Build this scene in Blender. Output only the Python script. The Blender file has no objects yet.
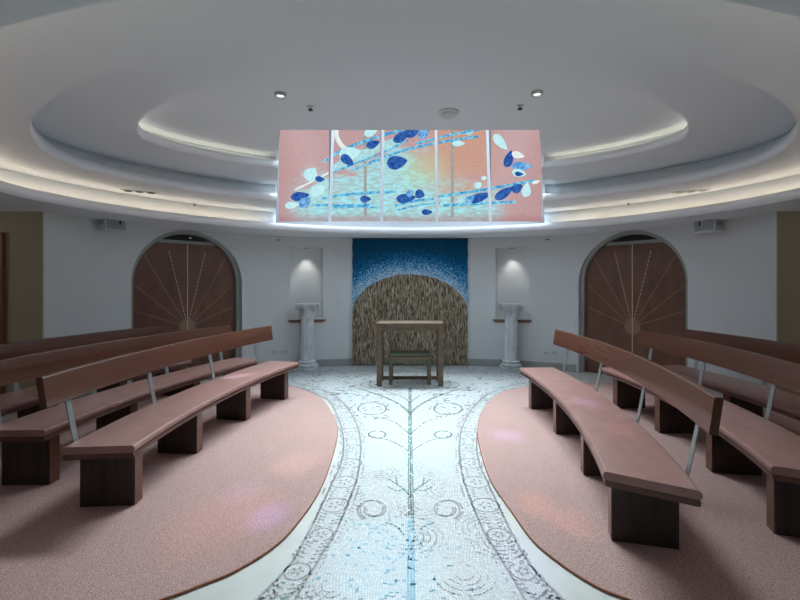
import bpy, bmesh, math, random
from mathutils import Vector, Matrix
random.seed(7)
C = bpy.context.scene.collection
PI = math.pi
H = 1.6            # eye height
F = 440.0          # focal length in pixels (800 px wide)
CX, CY = 410.0, 284.0

# ------------------------------------------------------------------ survey helpers
def gp(x, y, drop=H):
    """photo pixel -> plan point (X, Y) on a level 'drop' below the eye"""
    Y = drop * F / (y - CY)
    return ((x - CX) * Y / F, Y)

# ------------------------------------------------------------------ materials
def mat(name, col, rough=.6, metal=0.0, bump=None, var=None, spec=.5, coat=0.0):
    m = bpy.data.materials.new(name); m.use_nodes = True
    nt = m.node_tree; b = nt.nodes['Principled BSDF']
    b.inputs['Base Color'].default_value = (*col, 1)
    b.inputs['Roughness'].default_value = rough
    b.inputs['Metallic'].default_value = metal
    b.inputs['Specular IOR Level'].default_value = spec
    b.inputs['Coat Weight'].default_value = coat
    tc = nt.nodes.new('ShaderNodeTexCoord')
    if var:
        sc, amt, stretch = var
        mp = nt.nodes.new('ShaderNodeMapping'); mp.inputs['Scale'].default_value = stretch
        nt.links.new(tc.outputs['Object'], mp.inputs['Vector'])
        n = nt.nodes.new('ShaderNodeTexNoise'); n.inputs['Scale'].default_value = sc; n.inputs['Detail'].default_value = 6
        nt.links.new(mp.outputs[0], n.inputs['Vector'])
        r = nt.nodes.new('ShaderNodeValToRGB')
        r.color_ramp.elements[0].position = .3; r.color_ramp.elements[1].position = .7
        r.color_ramp.elements[0].color = (*[c * (1 - amt) for c in col], 1)
        r.color_ramp.elements[1].color = (*[min(1, c * (1 + amt)) for c in col], 1)
        nt.links.new(n.outputs['Fac'], r.inputs['Fac'])
        nt.links.new(r.outputs['Color'], b.inputs['Base Color'])
    if bump:
        sc, st = bump
        n = nt.nodes.new('ShaderNodeTexNoise'); n.inputs['Scale'].default_value = sc; n.inputs['Detail'].default_value = 4
        nt.links.new(tc.outputs['Object'], n.inputs['Vector'])
        bp = nt.nodes.new('ShaderNodeBump'); bp.inputs['Strength'].default_value = st; bp.inputs['Distance'].default_value = .01
        nt.links.new(n.outputs['Fac'], bp.inputs['Height']); nt.links.new(bp.outputs[0], b.inputs['Normal'])
    return m

def emis(name, col, s):
    m = bpy.data.materials.new(name); m.use_nodes = True
    nt = m.node_tree; nt.nodes.clear()
    o = nt.nodes.new('ShaderNodeOutputMaterial'); e = nt.nodes.new('ShaderNodeEmission')
    e.inputs[0].default_value = (*col, 1); e.inputs[1].default_value = s
    nt.links.new(e.outputs[0], o.inputs[0]); return m

class NB:
    """small node-building helper"""
    def __init__(s, m): s.nt = m.node_tree; s.n = s.nt.nodes; s.l = s.nt.links
    def new(s, t, **kw):
        x = s.n.new(t)
        for k, v in kw.items(): setattr(x, k, v)
        return x
    def put(s, sock, v):
        if isinstance(v, bpy.types.NodeSocket): s.l.new(v, sock)
        elif isinstance(v, tuple) and len(v) == 3 and sock.type == 'RGBA': sock.default_value = (*v, 1)
        else: sock.default_value = v
    def math(s, op, a, b=0.0, clamp=False):
        x = s.new('ShaderNodeMath', operation=op, use_clamp=clamp); s.put(x.inputs[0], a); s.put(x.inputs[1], b); return x.outputs[0]
    def mix(s, f, a, b, mode='MIX'):
        x = s.new('ShaderNodeMix', data_type='RGBA', blend_type=mode)
        s.put(x.inputs[0], f); s.put(x.inputs[6], a); s.put(x.inputs[7], b); return x.outputs[2]
    def step(s, v, lo, hi):
        x = s.new('ShaderNodeMapRange', interpolation_type='SMOOTHSTEP')
        s.put(x.inputs[0], v); x.inputs[1].default_value = lo; x.inputs[2].default_value = hi; return x.outputs[0]
    def noise(s, vec, scale, detail=3, dist=0.0):
        x = s.new('ShaderNodeTexNoise'); s.put(x.inputs['Vector'], vec)
        x.inputs['Scale'].default_value = scale; x.inputs['Detail'].default_value = detail; x.inputs['Distortion'].default_value = dist
        return x.outputs['Fac']
    def xyz(s):
        tc = s.new('ShaderNodeTexCoord'); sp = s.new('ShaderNodeSeparateXYZ'); s.l.new(tc.outputs['Object'], sp.inputs[0])
        return tc.outputs['Object'], sp.outputs[0], sp.outputs[1], sp.outputs[2]
    def scale(s, vec, sc):
        mp = s.new('ShaderNodeMapping'); mp.inputs['Scale'].default_value = sc; s.l.new(vec, mp.inputs['Vector']); return mp.outputs[0]

M = {}
M['plaster'] = mat('white plaster', (.68, .70, .71), .85, bump=(60, .05))
M['ceiling'] = mat('ceiling paint', (.77, .815, .85), .85)
M['lip'] = mat('bright white lip paint', (.80, .82, .86), .6)
M['cream'] = mat('cream wall paint', (.46, .42, .32), .85, bump=(60, .05))
M['skirting'] = mat('grey skirting', (.36, .37, .36), .6)
M['stone'] = mat('pale grey stone', (.60, .60, .57), .45, var=(3, .08, (1, 1, 1)))
M['wood'] = mat('red brown wood', (.125, .046, .028), .27, var=(4, .13, (1, .25, 9)), spec=.5, coat=.2)
M['wood_dark'] = mat('dark brown wood', (.05, .033, .029), .5, var=(6, .3, (3, 3, .5)))
M['wood_board'] = mat('seat board wood', (.12, .05, .038), .4, var=(6, .3, (1, .3, 6)))
M['vinyl'] = mat('dusky red seat vinyl', (.36, .19, .17), .30, var=(9, .1, (1, 1, 1)), bump=(220, .12))
M['steel'] = mat('satin steel', (.42, .45, .46), .38, metal=.7)
M['oak'] = mat('aged oak', (.17, .12, .08), .5, var=(7, .3, (1, 6, 6)))
M['green_cloth'] = mat('dull green cushion', (.13, .16, .11), .8)
M['marble'] = mat('grey white marble', (.60, .63, .66), .5, var=(14, .22, (1, 1, .5)), bump=(60, .1))
M['shelf'] = mat('niche shelf wood', (.22, .12, .085), .5)
M['door'] = mat('door veneer', (.15, .066, .042), .4, var=(4, .25, (1.5, 1.5, .7)))
M['inlay'] = mat('pale inlay', (.62, .52, .38), .5)
M['inlay_dim'] = mat('brown inlay', (.27, .165, .11), .5)
M['frame_grey'] = mat('grey green frame', (.33, .36, .35), .6)
M['black'] = mat('black', (.012, .012, .014), .6)
M['white_plastic'] = mat('white plastic', (.62, .65, .66), .45)
M['grey_plastic'] = mat('grey plastic', (.33, .36, .37), .45)
M['edging'] = mat('copper brown edging', (.40, .145, .07), .45)
M['tile_dark'] = mat('dark tesserae', (.10, .125, .125), .5)
M['tile_teal'] = mat('teal tesserae', (.12, .25, .25), .5)
M['tile_mauve'] = mat('mauve tesserae', (.33, .30, .31), .5)
M['tile_blue'] = mat('blue tesserae', (.22, .48, .62), .5)
M['mullion'] = mat('white window frame', (.60, .61, .65), .5)
M['door_side'] = mat('brown side door', (.20, .085, .05), .45)
M['cove_led'] = emis('warm cove tube', (1.0, .76, .54), 8.5)
M['cove_led_soft'] = emis('warm inner cove tube', (1.0, .86, .64), 3.4)
M['lamp'] = emis('lamp face', (1.0, .95, .88), 1.1)
M['daylight'] = emis('added glow panel', (.80, .93, 1.0), 5.5)  # emitter added out of view to brighten the room

# carpet
def carpet_mat():
    m = mat('pink loop carpet', (.5, .24, .21), .95, spec=.1)
    b = NB(m); p = b.n['Principled BSDF']; v, x, y, z = b.xyz()
    n1 = b.noise(v, 210, 2); n2 = b.noise(v, 1.4, 2); n3 = b.noise(v, 420, 1)
    c = b.mix(b.step(n1, .38, .62), (.27, .155, .145), (.74, .50, .47))
    c = b.mix(b.math('MULTIPLY', b.step(n3, .55, .8), .5), c, (.70, .54, .51))
    c = b.mix(b.math('MULTIPLY', n2, .15), c, (.40, .22, .19))
    b.put(p.inputs['Base Color'], c)
    bp = b.new('ShaderNodeBump'); bp.inputs['Strength'].default_value = .5; bp.inputs['Distance'].default_value = .006
    b.put(bp.inputs['Height'], n1); b.put(p.inputs['Normal'], bp.outputs[0])
    return m
M['carpet'] = carpet_mat()

def mosaic_mat():
    m = mat('white mosaic', (.7, .7, .7), .42)
    b = NB(m); p = b.n['Principled BSDF']; v, x, y, z = b.xyz()
    # tesserae laid in wandering rows
    wob = b.new('ShaderNodeTexNoise'); wob.inputs['Scale'].default_value = 1.1; wob.inputs['Detail'].default_value = 1
    b.put(wob.inputs['Vector'], v)
    mx = b.new('ShaderNodeMix', data_type='VECTOR'); mx.inputs[0].default_value = .30
    b.put(mx.inputs[4], v); b.put(mx.inputs[5], wob.outputs['Color'])
    vo = b.new('ShaderNodeTexVoronoi', feature='DISTANCE_TO_EDGE', voronoi_dimensions='2D')
    vo.inputs['Scale'].default_value = 92; vo.inputs['Randomness'].default_value = .35
    b.put(vo.inputs['Vector'], mx.outputs[1])
    vc = b.new('ShaderNodeTexVoronoi', feature='F1', voronoi_dimensions='2D')
    vc.inputs['Scale'].default_value = 92; vc.inputs['Randomness'].default_value = .35
    b.put(vc.inputs['Vector'], mx.outputs[1])
    sp = b.new('ShaderNodeSeparateColor'); b.put(sp.inputs[0], vc.outputs['Color'])
    c = b.mix(sp.outputs[0], (.54, .56, .56), (.70, .72, .72))
    c = b.mix(b.math('MULTIPLY', b.step(sp.outputs[1], .80, .88), .3), c, (.42, .50, .56))
    g = b.step(vo.outputs['Distance'], .03, .10)
    c = b.mix(g, (.36, .385, .39), c)
    b.put(p.inputs['Base Color'], c)
    bp = b.new('ShaderNodeBump'); bp.inputs['Strength'].default_value = .3; bp.inputs['Distance'].default_value = .003
    b.put(bp.inputs['Height'], g); b.put(p.inputs['Normal'], bp.outputs[0])
    return m
M['mosaic'] = mosaic_mat()

def tapestry_mat():
    m = mat('woven wall hanging', (.3, .3, .3), .95, spec=.05)
    b = NB(m); p = b.n['Principled BSDF']; v, x, y, z = b.xyz()
    # ellipse arch: centre z=1.02, half width 1.09, rise .78
    zz = b.math('SUBTRACT', z, 1.0)
    xe = b.math('DIVIDE', x, 1.13); ze = b.math('DIVIDE', zz, .79)
    wob = b.math('MULTIPLY', b.math('SUBTRACT', b.noise(v, 9, 3), .5), .05)
    rr = b.math('ADD', b.math('SQRT', b.math('ADD', b.math('MULTIPLY', xe, xe), b.math('MULTIPLY', ze, ze))), wob)
    below = b.math('LESS_THAN', z, 1.0)
    inside = b.math('MAXIMUM', b.math('LESS_THAN', rr, 1.0), b.math('MULTIPLY', below, 1.0))
    cell = b.new('ShaderNodeTexVoronoi', feature='F1', voronoi_dimensions='3D'); cell.inputs['Scale'].default_value = 55
    b.put(cell.inputs['Vector'], v)
    sp = b.new('ShaderNodeSeparateColor'); b.put(sp.inputs[0], cell.outputs['Color'])
    t = b.step(b.math('ADD', rr, b.math('MULTIPLY', b.math('SUBTRACT', sp.outputs[0], .5), .42)), .95, 1.62)
    rp = b.new('ShaderNodeValToRGB'); b.put(rp.inputs[0], t)
    e = rp.color_ramp.elements
    e[0].position = 0; e[0].color = (.50, .68, .80, 1); e[1].position = 1; e[1].color = (.008, .085, .19, 1)
    k = e.new(.28); k.color = (.10, .38, .70, 1)
    k = e.new(.6); k.color = (.025, .20, .46, 1)
    blue = b.mix(b.step(sp.outputs[1], .7, .9), rp.outputs[0], (.03, .22, .34), 'MIX')
    blue = b.mix(.72, blue, rp.outputs[0])
    vs = b.scale(v, (62, 62, 9))
    n = b.noise(vs, 1.0, 4, .6)
    rp2 = b.new('ShaderNodeValToRGB'); b.put(rp2.inputs[0], n); e = rp2.color_ramp.elements
    e[0].position = .36; e[0].color = (.055, .042, .030, 1); e[1].position = .66; e[1].color = (.60, .52, .40, 1)
    k = e.new(.5); k.color = (.27, .22, .155, 1)
    c = b.mix(inside, blue, rp2.outputs[0])
    b.put(p.inputs['Base Color'], c)
    bp = b.new('ShaderNodeBump'); bp.inputs['Strength'].default_value = .8; bp.inputs['Distance'].default_value = .02
    b.put(bp.inputs['Height'], n); b.put(p.inputs['Normal'], bp.outputs[0])
    return m
M['tapestry'] = tapestry_mat()

def glass_mat():
    """back-lit hand painted glass: rose ends, aqua drift through the middle, orange at the upper right"""
    m = bpy.data.materials.new('back lit painted glass'); m.use_nodes = True; m.node_tree.nodes.clear()
    b = NB(m); v, x, y, z = b.xyz()
    h = b.math('SUBTRACT', z, 2.74)                      # 0 .. 1.65
    n = b.noise(b.scale(v, (1.1, 1, 2.4)), 1.6, 5, .8); nn = b.math('SUBTRACT', n, .5)
    fine = b.noise(v, 26, 3)
    rose = b.mix(fine, (.42, .22, .22), (.60, .39, .39))
    # drift: lies low at both ends and climbs to the middle
    ax = b.math('ABSOLUTE', b.math('SUBTRACT', x, -.25))
    top = b.math('SUBTRACT', 1.6, b.math('MULTIPLY', ax, .42))
    d = b.math('ADD', b.math('SUBTRACT', top, h), b.math('MULTIPLY', nn, 1.6))
    aq = b.math('MULTIPLY', b.step(d, -.05, .6), b.math('SUBTRACT', 1.0, b.step(ax, 1.6, 2.15)))
    aqua = b.mix(b.step(b.noise(b.scale(v, (1, 1, 3)), 7, 5, .5), .38, .62), (.36, .52, .50), (.36, .78, .86))
    o1 = b.math('MULTIPLY', b.step(x, .05, .6), b.math('SUBTRACT', 1.0, b.step(x, 1.3, 1.75)))
    orange = b.math('MULTIPLY', o1, b.step(b.math('ADD', h, b.math('MULTIPLY', nn, 1.2)), .35, 1.0))
    green = b.math('MULTIPLY', b.math('SUBTRACT', 1.0, b.step(b.math('ABSOLUTE', b.math('SUBTRACT', x, .25)), .15, .6)),
                   b.math('SUBTRACT', 1.0, b.step(b.math('ABSOLUTE', b.math('SUBTRACT', h, .95)), .1, .5)))
    c = b.mix(aq, rose, aqua)
    c = b.mix(b.math('MULTIPLY', orange, .85), c, b.mix(fine, (.50, .22, .13), (.66, .38, .27)))
    c = b.mix(b.math('MULTIPLY', green, .45), c, (.50, .66, .34))
    low = b.math('SUBTRACT', 1.0, b.step(b.math('ADD', h, b.math('MULTIPLY', nn, .15)), .05, .17))  # shadow of the rail behind, painted as a darker band along the foot
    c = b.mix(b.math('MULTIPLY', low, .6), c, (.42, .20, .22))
    e = b.new('ShaderNodeEmission'); b.put(e.inputs[0], c); e.inputs[1].default_value = .78
    gl = b.new('ShaderNodeBsdfGlossy'); gl.inputs['Roughness'].default_value = .25; gl.inputs[0].default_value = (.04, .04, .04, 1)
    ad = b.new('ShaderNodeAddShader'); b.l.new(e.outputs[0], ad.inputs[0]); b.l.new(gl.outputs[0], ad.inputs[1])
    o = b.new('ShaderNodeOutputMaterial'); b.l.new(ad.outputs[0], o.inputs[0])
    return m
M['glass'] = glass_mat()
def glass_col(name, c1, c2):
    m = bpy.data.materials.new(name); m.use_nodes = True; m.node_tree.nodes.clear()
    b = NB(m); v, x, y, z = b.xyz(); n = b.noise(v, 14, 4, 1.0)
    e = b.new('ShaderNodeEmission'); b.put(e.inputs[0], b.mix(b.step(n, .35, .65), c1, c2)); e.inputs[1].default_value = .78
    o = b.new('ShaderNodeOutputMaterial'); b.l.new(e.outputs[0], o.inputs[0]); return m
M['g_dark'] = glass_col('deep blue glass', (.012, .06, .30), (.05, .16, .50))
M['g_aqua'] = glass_col('aqua wash glass', (.40, .66, .66), (.46, .80, .84))
M['g_mid'] = glass_col('sky blue glass', (.06, .28, .66), (.28, .55, .85))
M['g_cyan'] = glass_col('pale cyan glass', (.48, .82, .88), (.62, .94, .97))
M['g_line'] = glass_col('streaked blue glass', (.02, .28, .62), (.28, .72, .88))
M['g_white'] = glass_col('white glass', (.75, .86, .86), (.9, .95, .95))
M['g_shade'] = glass_col('painted post shadow', (.32, .36, .34), (.38, .41, .39))  # post shadow painted into the glass colour

# ------------------------------------------------------------------ mesh helpers
def link(name, bm, m, parent=None, smooth=None):
    me = bpy.data.meshes.new(name)
    bmesh.ops.recalc_face_normals(bm, faces=bm.faces[:])
    bm.to_mesh(me); bm.free()
    for q in (m if isinstance(m, (list, tuple)) else [m]): me.materials.append(q)
    o = bpy.data.objects.new(name, me); C.objects.link(o)
    if parent: o.parent = parent
    if smooth is not None:
        for p in me.polygons: p.use_smooth = True
        me.set_sharp_from_angle(angle=math.radians(smooth))
    return o
def tag(o, label, cat, group=None):
    o['label'] = label; o['category'] = cat
    if group: o['group'] = group
    return o
def struct(o, label=None):
    o['kind'] = 'structure'
    if label: o['label'] = label
    return o
def empty(name, loc=(0, 0, 0), rz=0):
    o = bpy.data.objects.new(name, None); C.objects.link(o); o.location = loc; o.rotation_euler = (0, 0, rz)
    o.empty_display_size = .1
    return o
def box(bm, x0, x1, y0, y1, z0, z1, bev=0.0, mi=0):
    vs = [bm.verts.new(p) for p in ((x0, y0, z0), (x1, y0, z0), (x1, y1, z0), (x0, y1, z0), (x0, y0, z1), (x1, y0, z1), (x1, y1, z1), (x0, y1, z1))]
    fs = [bm.faces.new([vs[i] for i in q]) for q in ((3, 2, 1, 0), (4, 5, 6, 7), (0, 1, 5, 4), (1, 2, 6, 5), (2, 3, 7, 6), (3, 0, 4, 7))]
    for f in fs: f.material_index = mi
    if bev:
        es = list({e for f in fs for e in f.edges})
        bmesh.ops.bevel(bm, geom=es, offset=bev, segments=2, affect='EDGES', profile=.5)
    return bm
def prism(bm, pts, depth, place, mi=0):
    """polygon pts (u, w) extruded by depth; place(u, w, d) -> world"""
    a = [bm.verts.new(place(u, w, 0)) for u, w in pts]; c = [bm.verts.new(place(u, w, depth)) for u, w in pts]
    n = len(pts); fs = [bm.faces.new(a), bm.faces.new(c[::-1])]
    for i in range(n): fs.append(bm.faces.new([a[i], a[(i + 1) % n], c[(i + 1) % n], c[i]]))
    for f in fs: f.material_index = mi
def lathe(bm, prof, n=32, cx=0, cy=0, flute=0, mi=0):
    rings = []
    for r, z in prof:
        ring = []
        for i in range(n):
            a = 2 * PI * i / n
            ring.append(bm.verts.new((cx + r * math.cos(a), cy + r * math.sin(a), z)))
        rings.append(ring)
    for p, q in zip(rings, rings[1:]):
        for i in range(n):
            f = bm.faces.new([p[i], p[(i + 1) % n], q[(i + 1) % n], q[i]]); f.material_index = mi
    for r in (rings[0][::-1], rings[-1]):
        f = bm.faces.new(r); f.material_index = mi
def tube(bm, pts, r, n=8, closed=False):
    rings = []; P = [Vector(p) for p in pts]; m = len(P)
    for i in range(m):
        a = P[(i - 1) % m] if (closed or i > 0) else P[i]; c = P[(i + 1) % m] if (closed or i < m - 1) else P[i]
        t = (c - a).normalized()
        up = Vector((0, 0, 1)) if abs(t.z) < .9 else Vector((1, 0, 0))
        s = t.cross(up).normalized(); u = s.cross(t)
        rings.append([bm.verts.new(P[i] + r * (math.cos(2 * PI * k / n) * s + math.sin(2 * PI * k / n) * u)) for k in range(n)])
    for i in range(m if closed else m - 1):
        p, q = rings[i], rings[(i + 1) % m]
        for k in range(n): bm.faces.new([p[k], p[(k + 1) % n], q[(k + 1) % n], q[k]])
    if not closed:
        bm.faces.new(rings[0][::-1]); bm.faces.new(rings[-1])
def catmull(pts, n=10, closed=False):
    out = []; m = len(pts)
    for i in range(m if closed else m - 1):
        g = lambda k: pts[k % m] if closed else pts[max(0, min(m - 1, k))]
        p0, p1, p2, p3 = g(i - 1), g(i), g(i + 1), g(i + 2)
        for j in range(n):
            t = j / n
            out.append(tuple(.5 * (2 * p1[d] + (p2[d] - p0[d]) * t + (2 * p0[d] - 5 * p1[d] + 4 * p2[d] - p3[d]) * t * t + (3 * p1[d] - p0[d] - 3 * p2[d] + p3[d]) * t ** 3) for d in range(len(p1))))
    if not closed: out.append(tuple(pts[-1]))
    return out
def cut(o, cutters):
    for c in cutters:
        md = o.modifiers.new('cut', 'BOOLEAN'); md.operation = 'DIFFERENCE'; md.solver = 'EXACT'; md.object = c
    dg = bpy.context.evaluated_depsgraph_get(); dg.update()
    me = bpy.data.meshes.new_from_object(o.evaluated_get(dg))
    o.modifiers.clear(); old = o.data; o.data = me; me.name = old.name
def drop(objs):
    for c in objs: bpy.data.objects.remove(c, do_unlink=True)

# ------------------------------------------------------------------ plan of the room
ZC = 4.588
XC = .03
def lens(a, b, p, n=160):
    out = []
    for i in range(n):
        t = 2 * PI * i / n; s = math.sin(t)
        out.append((XC + a * math.cos(t), ZC + b * math.copysign(abs(s) ** p, s)))
    return out
WA, WB, WN = 4.62, 4.12, 2.3
def wall_y(x): return ZC + WB * max(0.0, 1 - (abs(x) / WA) ** WN) ** (1 / WN)
def wall_hit(px):
    """where the sight line through image column px meets the curved wall"""
    k = (px - CX) / F; lo, hi = 3.0, 9.0
    for _ in range(60):
        y = (lo + hi) / 2
        if abs(k * y) < WA and y < wall_y(k * y): lo = y
        else: hi = y
    return Vector((k * lo, lo, 0))

# floor
bm = bmesh.new(); box(bm, -8, 8, -4, 10, -.2, 0); struct(link('floor', bm, M['stone']))

# mosaic floor: lines measured on the floor (left half), mirrored
def gl(pts): return [gp(x, y) for x, y in pts]
line1 = gl([(252, 606), (260, 597.6), (290, 565), (310, 530), (330, 488), (340.5, 464.7), (343.5, 445), (341, 426), (332, 405), (323, 397.5), (308, 390.5), (288, 385)])
line2 = gl([(290, 610), (295, 600), (323, 553), (337, 530), (355.7, 483), (360, 460), (360.7, 445), (357, 426), (348, 409), (339, 399), (328, 392), (310, 386), (290, 382)])
line1 = catmull([(line1[0][0] - .55, 1.55)] + line1, 8); line2 = catmull([(line2[0][0] - .42, 1.55)] + line2, 8)
bm = bmesh.new()
left = [(x - .02, y) for x, y in line1] + [(-2.55, 7.0), (-2.85, 7.4)] + [(x, wall_y(x) - .03) for x in (-2.7, -2.2, -1.7, -1.2, -.6, 0)]
right = [(-x, y) for x, y in left[::-1]][1:]
poly = left + right
vs = [bm.verts.new((x, y, .003)) for x, y in poly]
f = bm.faces.new(vs)
bmesh.ops.triangulate(bm, faces=[f])
tess = []
def tile(p, d, l=.026, w=.014, mi=1, z=.0045):
    d = Vector((d[0], d[1], 0)); d = d.normalized() if d.length > 1e-6 else Vector((1, 0, 0))
    s = Vector((-d.y, d.x, 0)); c = Vector((p[0], p[1], z))
    q = [bm.verts.new(c + a * l / 2 * d + e * w / 2 * s) for a, e in ((-1, -1), (1, -1), (1, 1), (-1, 1))]
    bm.faces.new(q).material_index = mi
def run(pts, step=.03, l=.026, w=.014, mi=1, skip=0.0, jit=.002):
    acc = 0.0
    for a, c in zip(pts, pts[1:]):
        d = (c[0] - a[0], c[1] - a[1]); L = math.hypot(*d)
        while acc < L:
            t = acc / L
            if random.random() >= skip:
                tile((a[0] + d[0] * t + random.uniform(-jit, jit), a[1] + d[1] * t + random.uniform(-jit, jit)), d, l, w, mi)
            acc += step
        acc -= L
def mir(pts): return [(-x, y) for x, y in pts]
# border lines and scroll vine between them
for m_ in (lambda q: q, mir):
    run(m_(line1), .028, .026, .016, 3); run(m_([(x + .03, y) for x, y in line1]), .05, .022, .008, 3, .3)
    run(m_(line2), .028, .026, .016, 3); run(m_([(x + .035, y) for x, y in line2]), .05, .022, .008, 3, .3)
    n = 90; mid = []; A = line1; B = line2
    for i in range(n + 1):
        a = A[min(len(A) - 1, int(i * (len(A) - 1) / n))]; c = B[min(len(B) - 1, int(i * (len(B) - 1) / n))]
        mid.append(((a[0] + c[0]) / 2, (a[1] + c[1]) / 2, math.hypot(a[0] - c[0], a[1] - c[1])))
    # resample by length
    acc = 0; k = 0; path = []
    for a, c in zip(mid, mid[1:]):
        L = math.hypot(c[0] - a[0], c[1] - a[1])
        for j in range(6):
            t = j / 6; path.append((a[0] + (c[0] - a[0]) * t, a[1] + (c[1] - a[1]) * t, a[2] + (c[2] - a[2]) * t, acc + L * t, (c[0] - a[0]) / max(L, 1e-6), (c[1] - a[1]) / max(L, 1e-6)))
        acc += L
    s_last = -9; s_leaf = -9; ring_no = 0
    for x, y, w_, s_, dx, dy in path:
        if s_ - s_last > .36:
            s_last = s_; r_ = .30 * w_; ring_no += 1
            run(m_([(x + r_ * math.cos(q * PI / 10), y + r_ * math.sin(q * PI / 10)) for q in range(21)]), .024, .022, .012, 3, .06)
            for q in range(5):
                a = q * 2 * PI / 5; tile(m_([(x + .11 * w_ * math.cos(a), y + .11 * w_ * math.sin(a))])[0], (math.cos(a), math.sin(a)), .026, .015, 3)
        if .09 < s_ - s_last < .29 and s_ - s_leaf > .034:
            s_leaf = s_
            for sg in (-1, 1):
                base = (x + sg * dy * .04 * w_, y - sg * dx * .04 * w_)
                for q in range(3):
                    o_ = (.10 + .11 * q) * w_; b_ = .012 * q * q - .01
                    px, py = base[0] + sg * dy * o_ + dx * b_, base[1] - sg * dx * o_ + dy * b_
                    if random.random() < .78: tile(m_([(px, py)])[0], m_([(sg * dy + dx * .5 * q, -sg * dx + dy * .5 * q)])[0], .024, .012, 2 if random.random() < .18 else 3)
# stem and branches of the tree of life
stem = gl([(410, 388), (410, 420), (410.5, 470), (411, 515), (411, 606)])
for dx_ in (-.016, 0, .016): [run([(x + dx_, y) for x, y in q], .026, .023, .012, c_, .12) for q, c_ in ((stem[:4], 2 if dx_ else 1), (stem[3:], 4))]
branches = [
    [(410, 415), (404, 409), (394, 402), (380, 396), (366, 391), (350, 387)],
    [(410, 413), (402, 406), (389, 399), (376, 394), (360, 389)],
    [(410, 403), (402, 397), (391, 393), (378, 389), (370, 385), (372, 380)],
    [(409, 434), (402, 428), (394, 422), (384, 419), (373, 417)],
    [(409, 452), (400, 446), (390, 441), (380, 439), (369, 436)],
    [(410, 497), (404, 490), (397, 485), (388, 479)], [(404, 490), (396, 491), (388, 487)], [(397, 485), (396, 478)],
    [(407, 541), (402, 533), (396, 527), (386, 523)],
]
for br in branches:
    q = catmull(gl(br), 6)
    for m_ in (lambda a: a, mir): run(m_(q), .036, .026, .014, 1 if br[0][1] < 460 else 2, .10)
def loop(cx_, cy_, rx, ry, turns=1.0, shrink=0.0, start=0.0):
    return gl([(cx_ + rx * (1 - shrink * i / 40) * math.cos(start + 2 * PI * turns * i / 40), cy_ + ry * (1 - shrink * i / 40) * math.sin(start + 2 * PI * turns * i / 40)) for i in range(41)])
for lp, mi in ((loop(372, 409, 14, 6), 1), (loop(377, 435, 8.5, 3.6), 1), (loop(372, 510, 15.5, 11, 1.25, .55, 2.2), 3), (loop(371, 385, 10, 3), 1)):
    for m_ in (lambda a: a, mir): run(m_(lp), .03, .026, .016, mi, .08)
    if mi == 3:
        for m_ in (lambda a: a, mir): run(m_([(x + .018, y) for x, y in lp]), .03, .026, .012, mi, .2)
# loose dashes scattered behind and beside the altar
for k in range(620):
    x = random.uniform(-2.6, 2.6); y = random.uniform(6.3, wall_y(x) - .15)
    if abs(x) > 1.0 + (y - 5.2) * .55: continue
    tile((x, y), (1, random.uniform(-.5, .5)), random.uniform(.03, .06), random.uniform(.02, .035), 1 if random.random() < .75 else 4)
for k in range(150):
    x = random.choice((-1, 1)) * random.uniform(.25, 1.2); y = random.uniform(5.2, 6.4)
    if abs(x) > .55 + (y - 4.9) * .45: continue
    tile((x, y), (1, random.uniform(-.8, .8)), .04, .018, 1)
# fan of blue dashes towards the near end of the stem
for k in range(150):
    y = random.uniform(2.2, 3.05); x = random.gauss(-.12, .22)
    tile((x, y), (1, 0) if random.random() < .6 else (0, 1), .024, .011, 4)
# swirled rows of grey tesserae across the near half
for k in range(26):
    cx_, cy_ = random.uniform(-.75, .75), random.uniform(2.2, 4.2)
    if abs(cx_) > .32 + max(0, 3.4 - cy_) * .35: continue
    a0 = random.uniform(0, 6)
    for r_ in (.05, .09, .13, .17):
        run([(cx_ + r_ * math.cos(a0 + q * .12), cy_ + r_ * math.sin(a0 + q * .12)) for q in range(22)], .027, .020, .006, 3, .2)
mo = link('mosaic_floor', bm, [M['mosaic'], M['tile_dark'], M['tile_teal'], M['tile_mauve'], M['tile_blue']])
struct(mo, 'white mosaic floor with a grey tree and scrolling borders')

# ------------------------------------------------------------------ carpets
carL = [(-1.93, 6.87), (-1.585, 6.60), (-1.27, 6.18), (-1.03, 5.60), (-.805, 4.86), (-.717, 4.05), (-.70, 3.385), (-.755, 2.91), (-.828, 2.657), (-.965, 2.445), (-1.10, 2.33), (-1.235, 2.23), (-1.52, 2.07), (-2.2, 1.88), (-3.3, 1.75), (-4.5, 1.8), (-5.2, 2.5), (-5.1, 3.8), (-4.75, 5.0), (-4.3, 6.0), (-3.85, 6.75), (-3.3, 7.05), (-2.6, 7.04)]
carR = [(1.88, 6.85), (1.36, 6.46), (.965, 5.68), (.745, 4.82), (.675, 4.17), (.655, 3.57), (.71, 3.1), (.765, 2.73), (.86, 2.5), (.97, 2.33), (1.075, 2.24), (1.40, 2.04), (2.1, 1.86), (3.2, 1.75), (4.5, 1.8), (5.2, 2.5), (5.1, 3.8), (4.75, 5.0), (4.3, 6.0), (3.85, 6.75), (3.3, 7.05), (2.6, 7.03)]
for pts, side in ((carL, 'left'), (carR, 'right')):
    cur = catmull(pts, 8, True)
    bm = bmesh.new(); prism(bm, cur, .014, lambda u, w, d: (u, w, .001 + d))
    c = link('carpet', bm, M['carpet'])
    tag(c, 'pink carpet with curved edge under the three benches on the ' + side, 'carpet', 'pink carpets')
    bm = bmesh.new(); tube(bm, [(x, y, .008) for x, y in cur], .0075, 6, True)
    link('edging', bm, M['edging'], c, 60)['label'] = 'thin copper brown edge strip'

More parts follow.
